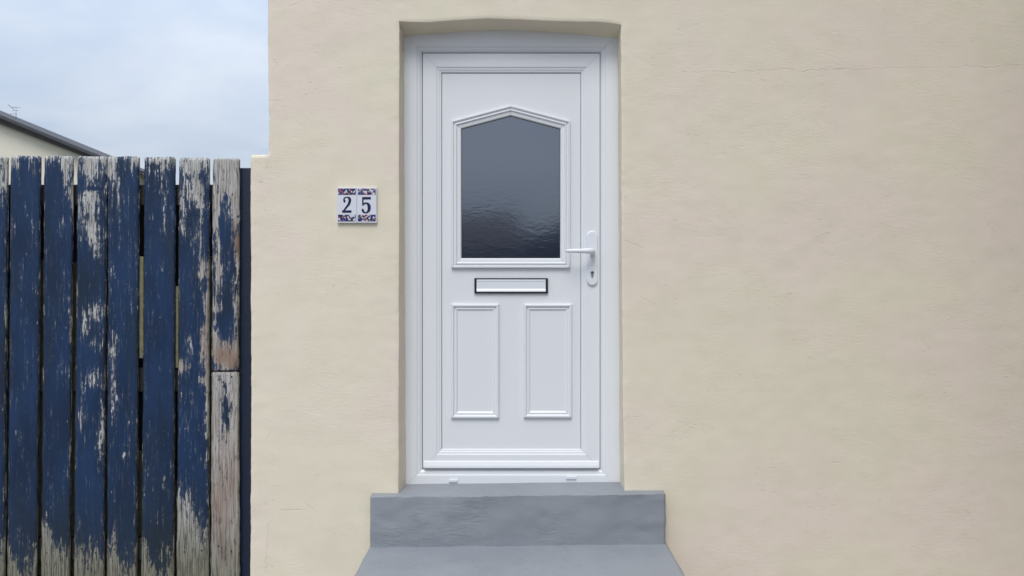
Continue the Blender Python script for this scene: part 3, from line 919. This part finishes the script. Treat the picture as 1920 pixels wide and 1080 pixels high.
# the fence runs on to the left of the view: copies of the boards above, nails included
boards = [o for o in fence.children if o.name.startswith('plank')]
for k in range(1, 13):
    src = boards[(2, 5, 6, 3, 1, 4)[k % 6]]
    cx_src = sum(v[0] for v in src.bound_box) / 8
    dx = fx(-84) - .1495 * k - cx_src
    c_ = src.copy(); COL.objects.link(c_)
    c_.location.x += dx
    for ch in src.children:
        n_ = ch.copy(); COL.objects.link(n_); n_.parent = c_
def fpart(name, bm, mat):
    o = bm_obj(name, bm, mat)
    o.parent = fence; o.matrix_parent_inverse = fence.matrix_basis.inverted()
    return o
# post against the wall, set back from the boards
yp = .085
bm = box_bm(pxx(440, yp), pxx(474, yp), yp, yp + .075, -.02, pxz(314.5, yp), .005, 2)
fpart('post', bm, M['post'])
# rails behind the boards
for v0, v1 in ((346, 385), (690, 735), (1010, 1050)):
    ya = YFe + .024
    fpart('rail', box_bm(pxx(-900, ya), pxx(452, ya), ya, ya + .035, pxz(v1, ya), pxz(v0, ya), .003, 1), M['rail'])
# laths closing some of the gaps from behind
for a, b, v1_ in tuple((-135 - 64 * k, -72 - 64 * k, 378) for k in range(1, 13)) + ((-135, -50, 388), (-52, 10, 374), (8, 74, 380), (72, 136, 376), (134, 200, 378), (198, 262, 392), (260, 330, 371), (328, 396, 379), (394, 462, 374)):
    ya = YFe + .074
    fpart('backing_board', box_bm(pxx(a, ya), pxx(b - 1, ya), ya, ya + .018, -.02, pxz(v1_, ya), .002, 1), M['rail'])
for a, b, v0, v1, near in ((74, 86, 487, 1100, 0), (133, 143, 492, 1100, 0), (6, 20, 560, 1100, 0), (261, 269, 481, 672, 1), (258, 270, 845, 1100, 0), (329, 335, 537, 690, 1), (328, 334, 900, 1100, 0), (194, 203, 600, 1100, 0), (389, 400, 480, 1100, 0)):
    ya = YFe + (.0125 if near else .0605)
    zt = pxz(v0, ya)
    e_ = 0 if near else 3
    fpart('lath', box_bm(pxx(a - e_, ya), pxx(b + e_, ya), ya, ya + .010, max(-.02, pxz(v1, ya)), zt, .002, 1), M['lath'])

# ------------------------------------------------------------------ shrub behind the fence
shrub = thing('garden_shrub', 'dark leafy shrub glimpsed through the gaps of the blue fence', 'shrub', loc=(-1.8, .75, 0))
def loc_par(o, par):
    o.parent = par; o.matrix_parent_inverse = par.matrix_basis.inverted(); return o
vs, fs = [], []
rs = np.random.RandomState(4)
for k in range(5200):
    x = rs.uniform(-3.3, -1.25); top = 1.70 + .10 * float(vnoise(x, 0, .28, 1, 60)) + .05 * rs.rand()
    z = top * rs.rand() ** .6; y = .30 + .75 * rs.rand() * (1.0 if z < 1.4 else .7)
    c = Vector((x, y, z)); a = Vector(rs.normal(size=3)).normalized(); b_ = a.cross(Vector(rs.normal(size=3))).normalized()
    L = rs.uniform(.025, .05)
    q = len(vs); vs += [c - a * L, c + b_ * L * .42, c + a * L, c - b_ * L * .42]; fs.append((q, q + 1, q + 2, q + 3))
o = loc_par(mesh_obj('foliage', vs, fs, M['leaf']), shrub); tag(o, kind='stuff')
bm = bmesh.new()
tw = []
for k in range(9):
    x = -3.1 + k * .22 + rs.uniform(-.05, .05)
    p0 = Vector((x, .7, -.02)); p1 = p0 + Vector((rs.uniform(-.1, .1), rs.uniform(-.2, .05), 1.1)); p2 = p1 + Vector((rs.uniform(-.1, .1), rs.uniform(-.1, .05), .62))
    o = loc_par(bm_obj('stem', tube([(*p0, .014, .014), (*p1, .009, .009), (*p2, .003, .003)], 6), M['stem'], None, True), shrub)
# bare twigs that show above the rail
for (u0, v0, u1, v1) in ((262, 362, 268, 320), (268, 365, 264, 335), (400, 372, 394, 345), (396, 376, 398, 350)):
    a, b_ = px(u0, v0 + 60, .4), px(u1, v1, .4)
    o = loc_par(bm_obj('twig', tube([(a[0], .4, a[1], .003, .003), ((a[0] + b_[0]) / 2 + .004, .41, (a[1] + b_[1]) / 2, .0025, .0025), (b_[0], .4, b_[1], .0015, .0015)], 5), M['stem'], None, True), shrub)

# ------------------------------------------------------------------ house beyond the fence
far = thing('gabled_building', 'pale gabled building with dark slate roof rising behind the blue fence', 'building', loc=(-11, 9, 0))
yg = 9.0
def gpt(u, v): return px(u, v, yg)
A, B = gpt(0, 214.5), gpt(190, 292)                     # roof edge as seen
sl = (B[1] - A[1]) / (B[0] - A[0])
xe = B[0] + .38                                          # eaves
xr_ = A[0] - 2.2                                         # ridge
zl_ = lambda x: A[1] + sl * (x - A[0])
xw = 2 * xr_ - xe                                        # far eaves
hz = lambda x: zl_(x) if x > xr_ else zl_(2 * xr_ - x)
drop = .10
vs = [(xe - .25, yg + .12, -.02), (xe - .25, yg + .12, zl_(xe - .25) - drop), (xr_, yg + .12, zl_(xr_) - drop), (xw + .25, yg + .12, zl_(xe - .25) - drop), (xw + .25, yg + .12, -.02)]
vs += [(x, yg + 1.45, z) for x, y, z in vs]
fs = [(4, 3, 2, 1, 0), (5, 6, 7, 8, 9)] + [(k, (k + 1) % 5, 5 + (k + 1) % 5, 5 + k) for k in range(5)]
loc_par(mesh_obj('wall', vs, fs, M['pebble']), far)
def roof_side(sgn):
    x1 = xe if sgn > 0 else xw
    bm = bmesh.new()
    V_ = []
    for y in (yg - .10, yg + 1.6):
        for x, dz in ((xr_, 0), (x1, 0), (x1, -.055), (xr_, -.055)):
            V_.append(bm.verts.new((x, y, hz(x) + dz)))
    for f in ((0, 1, 2, 3), (7, 6, 5, 4), (0, 4, 5, 1), (1, 5, 6, 2), (2, 6, 7, 3), (3, 7, 4, 0)):
        bm.faces.new([V_[i] for i in f])
    return loc_par(bm_obj('roof', bm, M['slate']), far)
def barge(sgn, d0, d1, yy, th0, th1, mat, nm, par):
    x1 = xe - .02 if sgn > 0 else xw + .02
    bm = bmesh.new(); V_ = []
    for y in (yy, yy + .035):
        for x, d in ((xr_, d0), (x1, d0), (x1, d0 + th1), (xr_, d0 + th0)):
            V_.append(bm.verts.new((x, y, hz(x) - d)))
    for f in ((0, 1, 2, 3), (7, 6, 5, 4), (0, 4, 5, 1), (1, 5, 6, 2), (2, 6, 7, 3), (3, 7, 4, 0)):
        bm.faces.new([V_[i] for i in f])
    o = bm_obj(nm, bm, mat); return loc_par(o, far)
for s_ in (1, -1):
    r_ = roof_side(s_)
    barge(s_, .058, 0, yg - .02, .05, .03, M['barge'], 'verge_board', r_)
    barge(s_, .09, 0, yg + .04, .12, .03, M['barge'], 'bargeboard', r_)
# aerial
aer = thing('television_aerial', 'thin metal television aerial on the dark roof of the pale house', 'aerial', loc=(0, 0, 0))
ya = yg + .6
ax, az = px(30, 222, ya)
def bar(name, a, b, r=.0045):
    o = bm_obj(name, tube([(*a, r, r), (*b, r, r)], 6), M['metal'], aer, True); return o
zt_ = pxz(201, ya)
bar('mast', (ax, ya, hz(ax) - .02), (ax, ya, zt_ + .01), .0045)
bar('boom', (ax - .05, ya + .02, zt_ - .03), (ax + .07, ya - .3, zt_ - .03))
for k, (w2, q) in enumerate(((.07, 0), (.05, .06), (.06, .13))):
    bar('element', (ax - w2, ya - q * .5, zt_ - q), (ax + w2 * 1.1, ya - q * .5, zt_ - q - .008), .0036)

# ------------------------------------------------------------------ houses across the road (mirrored in the door glass)
def across(name, label, x0, x1, y, eave, ridge, hip=True, wallmat='brick'):
    t = thing(name, label, 'house', loc=((x0 + x1) / 2, y, 0))
    dep = 7.0
    loc_par(bm_obj('wall', box_bm(x0, x1, y - dep, y, -.14, eave), M[wallmat]), t)
    e = .35; rdg = 1.8 if hip else .0
    P = [(x0 - e, y + e, eave), (x1 + e, y + e, eave), (x1 + e, y - dep - e, eave), (x0 - e, y - dep - e, eave), (x0 + rdg, y - dep / 2, ridge), (x1 - rdg, y - dep / 2, ridge)]
    loc_par(mesh_obj('roof', P, [(0, 1, 5, 4), (1, 2, 5), (2, 3, 4, 5), (3, 0, 4), (3, 2, 1, 0)], M['rooftile']), t)
    n = max(1, int((x1 - x0) / 3))
    for k in range(n):
        c = x0 + (k + .5) * (x1 - x0) / n
        w_ = loc_par(bm_obj('window', box_bm(c - .7, c + .7, y - .02, y + .03, .9, 2.0), M['upvc']), t)
        for q in (-1, 1):
            o = bm_obj('pane', box_bm(c + q * .34 - .3, c + q * .34 + .3, y + .031, y + .036, .96, 1.94), M['pane'])
            o.parent = w_
    return t
across('bungalow', 'red brown brick bungalow with gabled roof mirrored in the door glass', -11, .15, -17.5, 2.4, 3.85, False)
across('bungalow', 'second red brown bungalow mirrored at the side of the door glass', 1.55, 12, -17.0, 3.0, 5.2)
o = bm_obj('garden_wall', box_bm(-30, 30, -13.4, -13.15, -.02, 1.0), M['brick'])
tag(o, 'low red brown brick garden wall across the road mirrored in the glass', 'wall')

# unseen brick block added past the right edge of view to darken the wall
shade_block = thing('unseen_shade_block', 'unseen brick block out of view, added to shade the right of the cream wall', 'building', loc=(4.2, -1.7, 0))
wx0 = 2.62
loc_par(bm_obj('wall', box_bm(wx0, wx0 + 5, -3.4, -.02, -.1, 5.4), M['brick']), shade_block)
loc_par(bm_obj('roof', box_bm(wx0 - .15, wx0 + 5.1, -3.6, -.02, 5.402, 5.55), M['slate']), shade_block)

t = thing('garage', 'flat roofed brick garage mirrored between the bungalows in the door glass', 'garage', loc=(.85, -20, 0))
loc_par(bm_obj('wall', box_bm(.2, 1.9, -24, -19.5, -.14, 2.95), M['brick']), t)
loc_par(bm_obj('roof', box_bm(.1, 1.95, -24.1, -19.4, 2.952, 3.08), M['slate']), t)
loc_par(bm_obj('garage_door', box_bm(.4, 1.6, -19.49, -19.45, -.02, 2.1), M['slate']), t)
